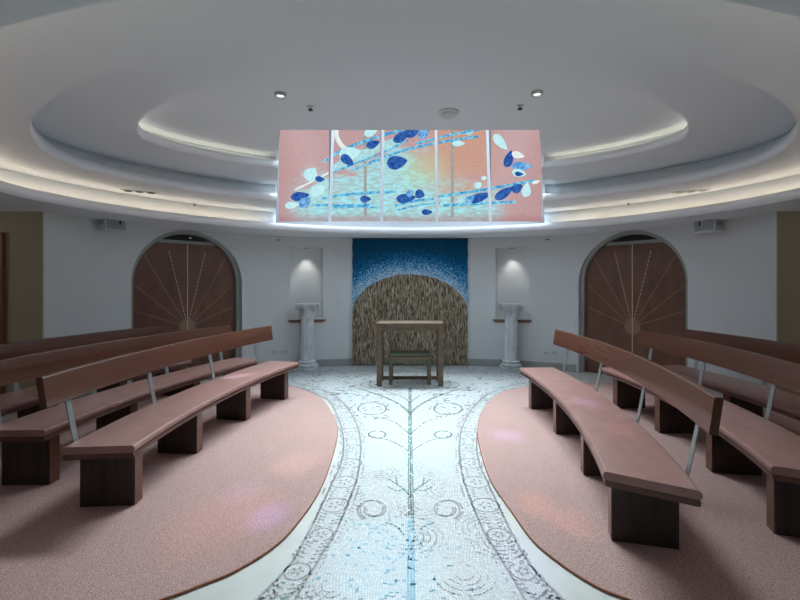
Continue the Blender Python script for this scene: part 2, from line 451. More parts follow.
# ------------------------------------------------------------------ walls
bm = bmesh.new()
XE = 4.56; NW = 120; ins = []; outs = []
for i in range(NW + 1):
    # even spacing along the curve
    a = -1 + 2 * i / NW; x = XE * math.sin(a * PI / 2)
    ins.append((x, wall_y(x)))
for i, (x, y) in enumerate(ins):
    a = ins[max(0, i - 1)]; c = ins[min(NW, i + 1)]
    t = Vector((c[0] - a[0], c[1] - a[1])).normalized(); outs.append((x - t.y * .32, y + t.x * .32))
pl = ins + outs[::-1]
a = [[bm.verts.new((x, y, z)) for x, y in pl] for z in (0, 2.5)]
n = len(pl)
for i in range(n): bm.faces.new([a[0][i], a[0][(i + 1) % n], a[1][(i + 1) % n], a[1][i]])
N1 = NW + 1
for L_ in a:
    for i in range(NW): bm.faces.new([L_[i], L_[i + 1], L_[n - 2 - i], L_[n - 1 - i]])
wall = link('wall_front', bm, M['plaster']); struct(wall)

cutters = []
def arch_pts(w, spring, z0=-.05, n=28):
    return [(-w, z0), (w, z0)] + [(w * math.cos(PI * i / n), spring + w * math.sin(PI * i / n)) for i in range(n + 1)]
doors = []
for (x0, x1) in ((131, 242), (578.5, 688)):
    J0, J1 = wall_hit(x0), wall_hit(x1)
    w = (J1 - J0).length / 2; mid = (J0 + J1) / 2; T = (J1 - J0).normalized(); N = Vector((T.y, -T.x, 0))   # N towards the room
    if N.y > 0: N = -N
    doors.append((mid, T, N, w))
    bm = bmesh.new(); spring = 2.49 - w
    prism(bm, arch_pts(w, spring), 1.4, lambda u, z, d: mid + T * u + N * (.5 - d) + Vector((0, 0, z)))
    cutters.append(link('cutter', bm, M['black']))
niches = []
for (x0, x1) in ((290.5, 323), (495.5, 529)):
    J0, J1 = wall_hit(x0), wall_hit(x1)
    w = (J1 - J0).length / 2; mid = (J0 + J1) / 2; T = (J1 - J0).normalized(); N = Vector((T.y, -T.x, 0))
    if N.y > 0: N = -N
    niches.append((mid, T, N, w))
    bm = bmesh.new()
    prism(bm, [(-w, .93), (w, .93), (w, 2.30), (-w, 2.30)], .5, lambda u, z, d: mid + T * u + N * (.32 - d) + Vector((0, 0, z)))
    cutters.append(link('cutter', bm, M['black']))
cut(wall, cutters); drop(cutters)

# skirting along the curved wall, broken at the doors
def wall_strip(xa, xb, z0, z1, off, name, m):
    bm = bmesh.new(); P = []
    n = 40
    for i in range(n + 1):
        x = xa + (xb - xa) * i / n; P.append(Vector((x, wall_y(x), 0)))
    Q = []
    for i, p in enumerate(P):
        t = (P[min(n, i + 1)] - P[max(0, i - 1)]).normalized(); Q.append((p + Vector((t.y, -t.x, 0)) * .002, p + Vector((t.y, -t.x, 0)) * off))
    rows = [[bm.verts.new((*v.xy, z)) for v, z in ((q[0], z0), (q[1], z0), (q[1], z1), (q[0], z1))] for q in Q]
    for r, s in zip(rows, rows[1:]):
        for k in range(4): bm.faces.new([r[k], r[(k + 1) % 4], s[(k + 1) % 4], s[k]])
    bm.faces.new(rows[0]); bm.faces.new(rows[-1][::-1])
    return struct(link(name, bm, m))
dl, dr = doors
wall_strip((dl[0] + dl[1] * dl[3]).x + .03, (dr[0] - dr[1] * dr[3]).x - .03, .004, .14, .018, 'baseboard_front', M['skirting'])
wall_strip(-4.50, (dl[0] - dl[1] * dl[3]).x - .03, .004, .14, .018, 'baseboard_left', M['skirting'])
wall_strip((dr[0] + dr[1] * dr[3]).x + .03, 4.50, .004, .14, .018, 'baseboard_right', M['skirting'])

# side alcoves and the rest of the shell
for s, nm in ((-1, 'left'), (1, 'right')):
    bm = bmesh.new(); xs = sorted((s * 4.565, s * 8.0)); box(bm, xs[0], xs[1], 5.465, 5.66, 0, 2.5)
    struct(link('wall_alcove_' + nm, bm, M['cream']))
    bm = bmesh.new(); xs = sorted((s * 7.8, s * 8.0)); box(bm, xs[0], xs[1], -4, 5.46, 0, 2.5)
    struct(link('wall_' + nm, bm, M['plaster']))
bm = bmesh.new(); box(bm, -8, 8, -4.2, -4, 0, 2.5); struct(link('wall_back', bm, M['plaster']))

# ------------------------------------------------------------------ doors in the arches
def door(n_, mid, T, N, w):
    ang = math.atan2(T.y, T.x)
    spring = 2.49 - w
    root = empty('door_%d' % n_, (mid.x, mid.y, 0), ang); root['kind'] = 'structure'
    root['label'] = ('left' if mid.x < 0 else 'right') + ' arched brown double door with sunray inlay'
    # local frame: x along the wall, -y towards the room
    D = .16        # face of the leaves behind the chord of the opening
    fr = .055
    bm = bmesh.new(); wi = w - fr
    o_ = [(-w, 0.0)] + [(w * math.cos(PI - PI * i / 40), spring + w * math.sin(PI * i / 40)) for i in range(41)] + [(w, 0.0)]
    i_ = [(-wi, 0.0)] + [(wi * math.cos(PI - PI * i / 40), spring + wi * math.sin(PI * i / 40)) for i in range(41)] + [(wi, 0.0)]
    for a, c, e, g in zip(o_, o_[1:], i_, i_[1:]):
        for y0 in (0,):
            q = [bm.verts.new((p[0], yy, p[1])) for yy in (D - .07, D + .09) for p in (a, c, g, e)]
            for k in ((0, 1, 2, 3), (7, 6, 5, 4), (3, 2, 6, 7), (1, 0, 4, 5)): bm.faces.new([q[j] for j in k])
    bmesh.ops.remove_doubles(bm, verts=bm.verts[:], dist=1e-5)
    link('door_frame', bm, M['frame_grey'], root, 40)
    ztop = 2.30
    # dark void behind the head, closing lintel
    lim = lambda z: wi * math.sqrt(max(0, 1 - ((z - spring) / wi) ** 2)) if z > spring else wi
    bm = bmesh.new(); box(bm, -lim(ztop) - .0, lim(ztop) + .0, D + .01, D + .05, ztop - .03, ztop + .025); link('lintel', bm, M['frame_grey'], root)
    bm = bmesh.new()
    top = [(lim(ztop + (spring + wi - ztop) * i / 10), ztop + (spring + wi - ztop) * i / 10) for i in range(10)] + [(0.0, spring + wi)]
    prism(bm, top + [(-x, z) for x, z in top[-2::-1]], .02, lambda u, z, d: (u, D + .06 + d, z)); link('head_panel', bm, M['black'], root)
    for s in (-1, 1):
        pts = [(s * .004, .01), (s * wi, .01), (s * wi, spring)]
        zz = spring
        for i in range(1, 19):
            zz = spring + (ztop - .03 - spring) * i / 18; pts.append((s * lim(zz), zz))
        pts.append((s * .004, ztop - .03))
        bm = bmesh.new(); prism(bm, pts, .045, lambda u, z, d: (u, D + d, z))
        leaf = link('door_leaf', bm, M['door'], root)
        for deg, m_, wd, br in ((13, M['inlay'], .010, True), (29, M['inlay_dim'], .014, False), (48, M['inlay_dim'], .014, False), (69, M['inlay_dim'], .014, False)):
            A = math.radians(deg); dx, dz = math.sin(A) * s, math.cos(A); bm = bmesh.new()
            r0, r1 = .12, 0
            while True:
                r1 += .02; px, pz = dx * r1, .88 + dz * r1
                if pz > ztop - .10 or abs(px) > lim(pz) - .05: break
            segs = [(r0, r1)] if not br else [(q, q + .05) for q in [r0 + .07 * j for j in range(int((r1 - r0) / .07))]]
            for q0, q1 in segs:
                prism(bm, [(dx * q0 + dz * wd / 2, .88 + dz * q0 - dx * wd / 2), (dx * q1 + dz * wd / 2, .88 + dz * q1 - dx * wd / 2), (dx * q1 - dz * wd / 2, .88 + dz * q1 + dx * wd / 2), (dx * q0 - dz * wd / 2, .88 + dz * q0 + dx * wd / 2)], .004, lambda u, z, d: (u, D - .003 + d, z))
            link('inlay_ray', bm, m_, leaf)
        bm = bmesh.new()
        for q in range(9):
            pass
        prism(bm, [(s * .008, .74)] + [(s * .13 * math.sin(PI * i / 10), .88 - .13 * math.cos(PI * i / 10)) for i in range(1, 10)] + [(s * .008, 1.01)], .005, lambda u, z, d: (u, D - .004 + d, z))
        link('sun_inlay', bm, M['inlay_dim'], leaf)
    bm = bmesh.new(); box(bm, -.007, .007, D - .004, D + .02, .02, ztop - .04); link('seam_bead', bm, M['inlay'], root)
    return root
for i, d_ in enumerate(doors): door(i + 1, *d_)
# small lamp over the left door head
mid, T, N, w = doors[0]
o = empty('emergency_lamp', mid + T * .02 + N * (-.10) + Vector((0, 0, 2.37)), math.atan2(T.y, T.x))
tag(o, 'tiny lamp in the dark head of the left arched door', 'lamp')
bm = bmesh.new(); lathe(bm, [(.03, 0), (.03, .018), (.022, .024)], 16); link('housing', bm, M['black'], o)
bm = bmesh.new(); lathe(bm, [(.014, -.003), (.020, .0), (.020, .004)], 16); link('lens', bm, M['lamp'], o)

# side door at the far left
dd = empty('door_3', (-5.02, 5.464, 0)); dd['kind'] = 'structure'; dd['label'] = 'brown side door at the left edge'
bm = bmesh.new(); box(bm, -1.0, -.0, -.05, -.001, 2.16, 2.24, .004); box(bm, -.08, 0, -.05, -.001, 0, 2.16, .004); box(bm, -1.0, -.92, -.05, -.001, 0, 2.16, .004); link('door_frame', bm, M['door_side'], dd)
bm = bmesh.new(); box(bm, -.915, -.085, -.03, -.001, .01, 2.155, .003); link('door_leaf', bm, M['door_side'], dd)
for z_ in (.3, 1.1, 1.9):
    bm = bmesh.new(); box(bm, -.088, -.076, -.052, -.035, z_ - .05, z_ + .05); link('hinge', bm, M['black'], dd)

# ------------------------------------------------------------------ ceiling: three stepped lenses
CA = (4.053, 3.30, 1.16); CB = (3.542, 2.387, 1.16); CC = (2.80, 1.532, 1.28)
zA, zB, zC_, zD = 2.5, 2.83, 3.105, 3.285
def grow(c, d): return (c[0] + d, c[1] + d, c[2] - .0)
def slab(name, outer, inner, z0, z1, m, lipm):
    bm = bmesh.new(); n = len(outer)
    O = [[bm.verts.new((x, y, z)) for x, y in outer] for z in (z0, z1)]
    I = [[bm.verts.new((x, y, z)) for x, y in inner] for z in (z0, z1)]
    for i in range(n):
        j = (i + 1) % n
        bm.faces.new([O[0][i], O[0][j], I[0][j], I[0][i]]); bm.faces.new([O[1][i], I[1][i], I[1][j], O[1][j]])
        bm.faces.new([O[0][i], O[1][i], O[1][j], O[0][j]])
        f = bm.faces.new([I[0][i], I[0][j], I[1][j], I[1][i]]); f.material_index = 1; f.smooth = True
    return struct(link(name, bm, [m, lipm]))
def rect_loop(n=160, x0=-8, x1=8, y0=-4, y1=10):
    out = []
    for i in range(n):
        t = 2 * PI * i / n; dx, dy = math.cos(t), math.sin(t)
        k = min((x1 - XC) / dx if dx > 1e-9 else (x0 - XC) / dx if dx < -1e-9 else 1e9, (y1 - ZC) / dy if dy > 1e-9 else (y0 - ZC) / dy if dy < -1e-9 else 1e9)
        out.append((XC + dx * k, ZC + dy * k))
    # snap nearest points to the corners
    for cx_, cy_ in ((x0, y0), (x1, y0), (x0, y1), (x1, y1)):
        i = min(range(n), key=lambda q: (out[q][0] - cx_) ** 2 + (out[q][1] - cy_) ** 2); out[i] = (cx_, cy_)
    return out
def shaft(name, c, z0, z1, m, th=.05):
    return slab(name, lens(c[0] + th, c[1] + th, c[2]), lens(*c), z0, z1, m, m)
parts = []
s1 = slab('ceiling_outer', rect_loop(), lens(*CA), zA, zA + .11, M['ceiling'], M['lip'])
oA, oB, oC = .30, .22, .20
w1 = shaft('ceiling_outer_cove', grow(CA, oA), zA + .11, zB, M['ceiling'])
s2 = slab('ceiling_middle', lens(*grow(CA, oA + .3)), lens(*CB), zB, zB + .11, M['ceiling'], M['lip'])
w2 = shaft('ceiling_middle_cove', grow(CB, oB), zB + .11, zC_, M['ceiling'])
s3 = slab('ceiling_inner', lens(*grow(CB, oB + .3)), lens(*CC), zC_, zC_ + .095, M['ceiling'], M['lip'])
w3 = shaft('ceiling_inner_cove', grow(CC, oC), zC_ + .095, zD, M['ceiling'])
bm = bmesh.new(); prism(bm, lens(*grow(CC, oC + .2)), .1, lambda u, w, d: (u, w, zD + d)); s4 = struct(link('ceiling_crown', bm, M['ceiling']))

# light tubes lying in the coves (one run left, one right of the window bay)
def cove_tube(name, c, inset, z, m, label, s, r=.0065, lim=2.55, fr=1.0):
    P = [(x, y) for x, y in lens(c[0] + inset, c[1] + inset, c[2], 400) if (x - XC) * s > 0 and y > ZC - fr and (abs(x) > .315 * y or y < 5)]
    P.sort(key=lambda q: q[1]) if False else None
    # keep the order along the curve
    if s > 0:
        P = [q for q in lens(c[0] + inset, c[1] + inset, c[2], 400) if q[0] > XC and q[0] > .318 * q[1] and q[1] >= ZC - fr]
        P = sorted(P, key=lambda q: math.atan2(q[1] - ZC, q[0] - XC))
    else:
        P = [q for q in lens(c[0] + inset, c[1] + inset, c[2], 400) if q[0] < XC and -q[0] > .318 * q[1] and q[1] >= ZC - fr]
        P = sorted(P, key=lambda q: math.atan2(q[1] - ZC, XC - q[0]))
    bm = bmesh.new(); tube(bm, [(x, y, z) for x, y in P], r, 8)
    o = link(name, bm, m); tag(o, label, 'light'); return o
for s, nm in ((-1, 'left'), (1, 'right')):
    cove_tube('cove_light', CA, .15, zA + .11 + .0075, M['cove_led'], 'warm strip light hidden in the outer ceiling cove on the ' + nm, s, fr=9)
    cove_tube('cove_light', CC, .10, zC_ + .095 + .0075, M['cove_led_soft'], 'soft strip light hidden in the innermost ceiling cove on the ' + nm, s, fr=9)

# ------------------------------------------------------------------ window bay (fan shaped light well)
YF, YG = (zD - H) * F / 154, 8.02          # front edge of the well, plane of the glass
kF = ((280 - CX) / F, (539 - CX) / F); kG = ((275.5 - CX) / F, (545 - CX) / F)
fan = [(kF[0] * YF, YF), (kF[1] * YF, YF), (kG[1] * YG, YG), (kG[1] * YG + .03, 9.6), (kG[0] * YG - .03, 9.6), (kG[0] * YG, YG)]
bm = bmesh.new(); prism(bm, fan, 3.5, lambda u, w, d: (u, w, zA + .1105 + d)); fc = link('cutter', bm, M['black'])
for o in (w1, s2, w2, s3, w3, s4): cut(o, [fc])
drop([fc])
ZT = 5.75
def low_at(y):   # underside of the room ceiling along the cheek
    pass
bm = bmesh.new()
for k in (0, 1):
    p0 = Vector((kF[k] * YF, YF, 0)); p1 = Vector((kG[k] * YG, YG, 0)); d = (p1 - p0)
    prof = [(0, zD + .02), (.28, zD + .02), (.28, zC_ + .02), (.58, zC_ + .02), (.58, zB + .02), (1.0, zB + .02), (1.0, ZT), (0, ZT)]
    nrm = Vector((d.y, -d.x, 0)).normalized() * (-1 if k == 0 else 1)
    prism(bm, prof, .03, lambda u, z, q: p0 + d * u + nrm * (q + .001) + Vector((0, 0, z)))
struct(link('wall_bay_cheeks', bm, M['lip']))
bm = bmesh.new(); box(bm, kF[0] * YF - .03, kF[1] * YF + .03, YF - .06, YF - .001, zD + .1, ZT); struct(link('wall_bay_header', bm, M['lip']))
bm = bmesh.new(); prism(bm, [(kF[0] * YF - .04, YF - .06), (kF[1] * YF + .04, YF - .06), (kG[1] * YG + .04, YG + .1), (kG[0] * YG - .04, YG + .1)], .05, lambda u, w, d: (u, w, ZT + d)); struct(link('ceiling_bay', bm, M['lip']))

win = empty('window_1', (0, YG, 0)); win['kind'] = 'structure'; win['label'] = 'back lit painted glass window of five panes over the altar'
zs0, zs1, zs2 = zA + .11, 2.735, 4.50
def gx(x): return (x - CX) * YG / F
def gz(y): return H + (CY - y) * YG / F
xm = [275.6, 330, 381.8, 437, 490.2, 544.9]
bm = bmesh.new(); box(bm, gx(xm[0]), gx(xm[5]), -.03, .05, zs0 + .001, zs1, .006); link('sill_rail', bm, M['mullion'], win)
bm = bmesh.new(); box(bm, gx(xm[0]), gx(xm[5]), -.03, .05, zs2, zs2 + .06, .006); link('head_rail', bm, M['mullion'], win)
bm = bmesh.new(); box(bm, gx(xm[0]) + .06, gx(xm[5]) - .06, -.0, .02, zs2 + .07, 5.62); link('added_glow_pane', bm, M['daylight'], win)  # added glowing pane, out of view above the painted glass, lights the room
for i, x in enumerate(xm):
    hw = .024 if 0 < i < 5 else .03
    bm = bmesh.new(); cx_ = gx(x) + (.03 if i == 0 else -.03 if i == 5 else 0)
    # mullions lean in a little towards the head
    lean = -.05 * cx_ * .85 if 0 < i < 5 else 0
    vs = []
    for z, dx in ((zs1, 0), (zs2, lean)):
        for yy in (-.03, .04):
            for xx in (-hw, hw): vs.append(bm.verts.new((cx_ + dx + xx, yy, z)))
    for q in ((0, 1, 3, 2), (4, 6, 7, 5), (0, 4, 5, 1), (2, 3, 7, 6), (0, 2, 6, 4), (1, 5, 7, 3)): bm.faces.new([vs[j] for j in q])
    link('mullion', bm, M['mullion'], win)
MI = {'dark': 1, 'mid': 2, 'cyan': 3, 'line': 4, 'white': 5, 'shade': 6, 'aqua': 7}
leaves = [  # x, y, length, width, tilt (deg, up to the right), colour
    (311, 174, 13, 13, 60, 'cyan'), (292, 205, 13, 6, 5, 'cyan'), (318, 190, 16, 9, 25, 'cyan'), (350, 153, 20, 12, 10, 'cyan'), (371, 132, 13, 7, 20, 'cyan'),
    (300, 196, 17, 8, 8, 'dark'), (305, 202, 13, 9, 40, 'mid'), (320, 179, 9, 5, -8, 'dark'), (347.5, 160, 14, 8, -38, 'dark'),
    (373, 144, 13, 7, 18, 'dark'), (397, 162, 19, 12, 8, 'dark'), (365.5, 199, 10, 6, 0, 'dark'), (402, 136, 19, 8, 32, 'dark'),
    (406, 198, 18, 8, 5, 'dark'), (410, 193, 8, 6, 40, 'mid'), (412, 132, 14, 9, 20, 'dark'), (424, 132, 15, 8, 52, 'mid'), (420, 194, 9, 8, -20, 'dark'),
    (427, 212, 10, 5, 0, 'dark'), (458.5, 143.5, 12, 5, 0, 'cyan'), (478, 185, 7, 6, 30, 'cyan'), (484, 178, 5, 4, 0, 'cyan'), (480, 197, 21, 8, 18, 'dark'), (470, 199, 10, 6, 30, 'mid'),
    (504, 193, 20, 8, 33, 'dark'), (517, 188, 11, 8, 30, 'dark'), (500.5, 142, 18, 8, -50, 'cyan'), (508.5, 159, 16, 8, 72, 'dark'), (518, 155, 12, 6, -15, 'white'),
    (522, 166, 19, 8, 0, 'mid'), (519, 173, 13, 7, -10, 'cyan'), (519, 174, 8, 4, -5, 'dark'), (526, 190, 13, 8, 80, 'cyan'), (536, 182, 8, 3, 15, 'white'),
]
streaks = [
    ([(323, 162), (347, 148), (384, 135), (403, 130)], 2.0, 'line'), ([(369, 163), (405, 150), (442, 142), (478, 136.5)], 1.7, 'line'),
    ([(416, 143.5), (450, 135), (486, 128)], 1.7, 'line'), ([(333, 172), (380, 154), (408, 140)], 1.3, 'line'), ([(350, 171), (385, 158), (400, 152)], 1.0, 'line'),
    ([(321, 198.5), (352, 194), (396, 191.5)], 1.8, 'line'), ([(295, 190), (316, 179.5), (334, 170)], 1.2, 'white'), ([(312, 205), (340, 205.6), (374, 204.5)], 1.6, 'line'),
    ([(438, 196.5), (470, 192), (488, 189), (536, 180.5)], 1.9, 'line'), ([(443.5, 205.5), (480, 203.5), (516, 202)], 1.9, 'line'), ([(395, 206), (414, 201), (434, 199)], 1.5, 'line'),
    ([(398, 210), (420, 205), (440, 203)], 1.1, 'line'), ([(337, 126), (336.5, 135), (340.5, 144), (348, 151)], 3.0, 'white'), ([(330, 208), (360, 207), (380, 208)], 1.0, 'line'),
]
for i in range(5):
    xa, xb = gx(xm[i]) + .02, gx(xm[i + 1]) - .02
    bm = bmesh.new(); box(bm, xa, xb, .0, .012, zs1, zs2)
    def inside(px): return xm[i] + 1.6 <= px <= xm[i + 1] - 1.6
    def shape(pts, layer, mi):
        P = [(min(max(u, xm[i] + 1.7), xm[i + 1] - 1.7), w_) for u, w_ in pts]
        Q = []
        for p in P:
            if not Q or abs(p[0] - Q[-1][0]) + abs(p[1] - Q[-1][1]) > 1e-4: Q.append(p)
        if len(Q) > 1 and abs(Q[0][0] - Q[-1][0]) + abs(Q[0][1] - Q[-1][1]) < 1e-4: Q.pop()
        if len(Q) < 3 or max(q[0] for q in Q) - min(q[0] for q in Q) < .15: return
        yy = -.0012 - .0006 * layer
        f = bm.faces.new([bm.verts.new((gx(u), yy, gz(w_))) for u, w_ in Q]); f.material_index = mi
    # shadows of posts behind the glass, painted on the panes as grey strips
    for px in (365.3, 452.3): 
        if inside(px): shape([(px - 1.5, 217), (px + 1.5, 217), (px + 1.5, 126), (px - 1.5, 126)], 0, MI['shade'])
    for pts in ([(331, 166), (345, 157), (358, 150), (372, 148), (380, 150), (370, 158), (352, 166), (334, 172)], [(372, 150), (384, 141), (402, 136), (404, 140), (390, 150)], [(383, 170), (398, 168), (396, 176), (384, 182)],
                [(296, 199), (312, 186), (329, 178), (330, 200), (310, 204)], [(462, 133), (474, 131), (470, 136)]): shape(pts, .4, MI['aqua'])
    for k, (pts, wd, c) in enumerate(streaks):
        q = catmull(pts, 10)
        for a, e in zip(q, q[1:]):
            if a[0] > xm[i + 1] - 1.7 or e[0] < xm[i] + 1.7: continue
            dx, dy = e[0] - a[0], e[1] - a[1]; L = math.hypot(dx, dy); nx, ny = -dy / L * wd * .75, dx / L * wd * .75
            shape([(a[0] + nx, a[1] + ny), (e[0] + nx, e[1] + ny), (e[0] - nx, e[1] - ny), (a[0] - nx, a[1] - ny)], 1 + k * .25, MI[c])
    for k, (x, y, l, w_, t, c) in enumerate(leaves):
        if x + l / 2 < xm[i] + 1.7 or x - l / 2 > xm[i + 1] - 1.7: continue
        t = math.radians(t); pts = []
        for j in range(20):
            a = 2 * PI * j / 20; u = math.cos(a) * l * .55; v = math.copysign(abs(math.sin(a)) ** 1.25, math.sin(a)) * w_ * .6 * (1 - .35 * math.cos(a)) * (1.0 if math.sin(a) > 0 else .85)
            pts.append((x + u * math.cos(t) + v * math.sin(t), y - u * math.sin(t) + v * math.cos(t)))
        shape(pts, 6 + k * .2, MI[c])
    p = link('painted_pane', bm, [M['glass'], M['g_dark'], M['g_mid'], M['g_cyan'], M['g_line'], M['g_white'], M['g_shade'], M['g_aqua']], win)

# ------------------------------------------------------------------ benches
class Arc:
    def __init__(s, near, far, bow, side):
        n, f = Vector(near), Vector(far); ch = f - n; L = ch.length
        R = (L * L / 4 + bow * bow) / (2 * bow)
        out = Vector((ch.y, -ch.x)).normalized() * (1 if side > 0 else -1)     # away from the aisle
        s.c = (n + f) / 2 + out * bow - out * R; s.R = R; s.side = side
        a0 = math.atan2(n.y - s.c.y, n.x - s.c.x); a1 = math.atan2(f.y - s.c.y, f.x - s.c.x)
        if a1 - a0 > PI: a1 -= 2 * PI
        if a1 - a0 < -PI: a1 += 2 * PI
        s.a0, s.a1 = a0, a1; s.L = abs(a1 - a0) * R
    def p(s, d, off):            # d metres from the near end along the front edge
        a = s.a0 + (s.a1 - s.a0) * d / s.L
        return Vector((s.c.x + (s.R + off) * math.cos(a), s.c.y + (s.R + off) * math.sin(a)))
def sweep(bm, arc, prof, d0, d1, n=28, org=Vector((0, 0)), sk=0.0):
    rings = []
    for i in range(n + 1):
        t = i / n
        rings.append([bm.verts.new((*(arc.p(d0 + (d1 - d0) * t - sk * (1 - t) ** 2 * o / .48, o) - org), z)) for o, z in prof])
    m = len(prof)
    for r, q in zip(rings, rings[1:]):
        for k in range(m): bm.faces.new([r[k], r[(k + 1) % m], q[(k + 1) % m], q[k]])
    bm.faces.new(rings[0]); bm.faces.new(rings[-1][::-1])
def rrect(x0, x1, z0, z1, r, n=4):
    out = []
    for cx_, cz, a in ((x1 - r, z1 - r, 0), (x0 + r, z1 - r, PI / 2), (x0 + r, z0 + r, PI), (x1 - r, z0 + r, 3 * PI / 2)):
        for i in range(n + 1): out.append((cx_ + r * math.cos(a + PI / 2 * i / n), cz + r * math.sin(a + PI / 2 * i / n)))
    return out
ZF = .016   # top of the carpet
def make_bench(near, far, bow, side, label, sk=0.0, back_ext=0.0, legs=(.13, 1.06, 2.03, 2.94), bar_dx=.05):
    near = (near[0] * .966, near[1] * .966); far = (far[0] * .966, far[1] * .966)
    arc = Arc(near, far, bow, side); org = arc.p(arc.L / 2, .24)
    root = empty('curved_bench', (org.x, org.y, ZF)); tag(root, label, 'bench', 'curved benches')
    L = arc.L; k = L / 3.2
    bm = bmesh.new(); sweep(bm, arc, rrect(0, .475, .425, .475, .021), 0, L, org=org, sk=sk)
    # stitched dips at the seams
    link('seat_pad', bm, M['vinyl'], root, 50)
    bm = bmesh.new(); sweep(bm, arc, rrect(.010, .470, .385, .4245, .013), .006, L - .006, org=org, sk=sk); link('seat_board', bm, M['wood_board'], root, 50)
    for d in legs:
        d *= k
        bm = bmesh.new(); sweep(bm, arc, [(.075, 0), (.44, 0), (.44, .385), (.075, .385)], d, d + .10, 3, org=org)
        bmesh.ops.bevel(bm, geom=[e for e in bm.edges if len(e.link_faces) == 2 and e.calc_face_angle(0) > 1], offset=.004, segments=1, affect='EDGES')
        leg = link('leg', bm, M['wood_dark'], root)
        bm = bmesh.new(); sweep(bm, arc, [(.066, .002), (.0748, .002), (.0748, .384), (.066, .384)], d + .001, d + .099, 2, org=org)
        link('leg_edge', bm, M['wood'], leg)
    # back rest
    zb0, zb1 = .752, .962; lean = .028
    prof = []
    for o_, z in rrect(0, .045, zb0, zb1, .010, 3): prof.append((.532 + o_ + lean * (z - zb0) / (zb1 - zb0), z))
    bm = bmesh.new(); sweep(bm, arc, prof, -.04, L + back_ext, org=org); link('backrest', bm, M['wood'], root, 40)
    for d in legs:
        d = d * k + bar_dx
        bm = bmesh.new(); sweep(bm, arc, [(.430, .355), (.486, .355), (.5915, .89), (.579, .89), (.488, .384), (.430, .384)][::-1], d - .024, d + .024, 1, org=org)
        b = link('support_bar', bm, M['steel'], root)
        for zq in (.79, .85):
            o_ = .486 + (.5915 - .486) * (zq - .355) / .535
            p = arc.p(d, o_) - org; q = arc.p(d, o_ + .006) - org
            bm = bmesh.new(); tube(bm, [(p.x, p.y, zq), (q.x, q.y, zq)], .008, 8)
            link('screw', bm, M['steel'], b)
    return root
BR = [((1.185, 2.70), (1.50, 6.03), .145, 'front bench on the right carpet, beside the mosaic floor'),
      ((2.28, 2.78), (2.63, 6.05), .18, 'middle bench on the right carpet, between two others'),
      ((3.30, 2.85), (3.36, 6.15), .20, 'rearmost bench on the right carpet, nearest the wall')]
BL = [((-1.96, 3.13), (-1.635, 6.47), .15, 'front bench on the left carpet, beside the mosaic floor'),
      ((-2.87, 3.46), (-2.29, 6.7), .17, 'middle bench on the left carpet, between two others'),
      ((-3.80, 3.7), (-3.28, 6.62), .16, 'rearmost bench on the left carpet, nearest the wall')]
for n_, f_, b_, l_ in BR: make_bench(n_, f_, b_, 1, 'curved brown ' + l_, sk=.13 if 'front' in l_ else .05, back_ext=.16 if 'front' in l_ else 0)
for n_, f_, b_, l_ in BL: make_bench(n_, f_, b_, -1, 'curved brown ' + l_, back_ext=.16 if 'front' in l_ else 0)

# ------------------------------------------------------------------ altar table and stool
al = empty('altar_table', (0, 6.85, .005)); tag(al, 'oak altar table of square section standing before the tapestry', 'table')
W2, D2, HT = .525, .50, .985
bm = bmesh.new(); box(bm, -W2, W2, 0, D2, HT - .05, HT, .005); link('tabletop', bm, M['oak'], al)
bm = bmesh.new(); box(bm, -W2 + .012, W2 - .012, .012, .05, HT - .125, HT - .051, .003); box(bm, -W2 + .012, W2 - .012, D2 - .05, D2 - .012, HT - .125, HT - .051, .003)
box(bm, -W2 + .012, -W2 + .05, .051, D2 - .051, HT - .125, HT - .051); box(bm, W2 - .05, W2 - .012, .051, D2 - .051, HT - .125, HT - .051); link('apron', bm, M['oak'], al)
for sx in (-1, 1):
    for y0 in (.004, D2 - .084):
        x0 = sx * (W2 - .045) - .04
        bm = bmesh.new(); box(bm, x0, x0 + .08, y0, y0 + .08, 0, HT - .0505, .004); link('leg', bm, M['oak'], al)
bm = bmesh.new(); box(bm, -W2 + .086, W2 - .086, D2 - .07, D2 - .03, .01, .07, .004); link('stretcher', bm, M['oak'], al)
st = empty('altar_stool', (0.0, 6.93, .005)); tag(st, 'low oak stool with green cushion tucked under the altar table', 'stool')
bm = bmesh.new(); box(bm, -.345, .345, 0, .36, .395, .45, .005); link('seat_board', bm, M['oak'], st)
bm = bmesh.new(); box(bm, -.325, .325, .02, .34, .4505, .50, .016); link('cushion', bm, M['green_cloth'], st)
bm = bmesh.new()
for i in range(44):
    x = -.33 + .66 * i / 43; box(bm, x - .005, x + .005, .012, .018, .36 - .012 * (i % 3), .395)
link('fringe', bm, M['green_cloth'], st)
for sx in (-1, 1):
    for y0 in (.02, .285):
        x0 = sx * .305 - .0275
        bm = bmesh.new(); box(bm, x0, x0 + .055, y0, y0 + .055, 0, .3945, .003); link('leg', bm, M['oak'], st)

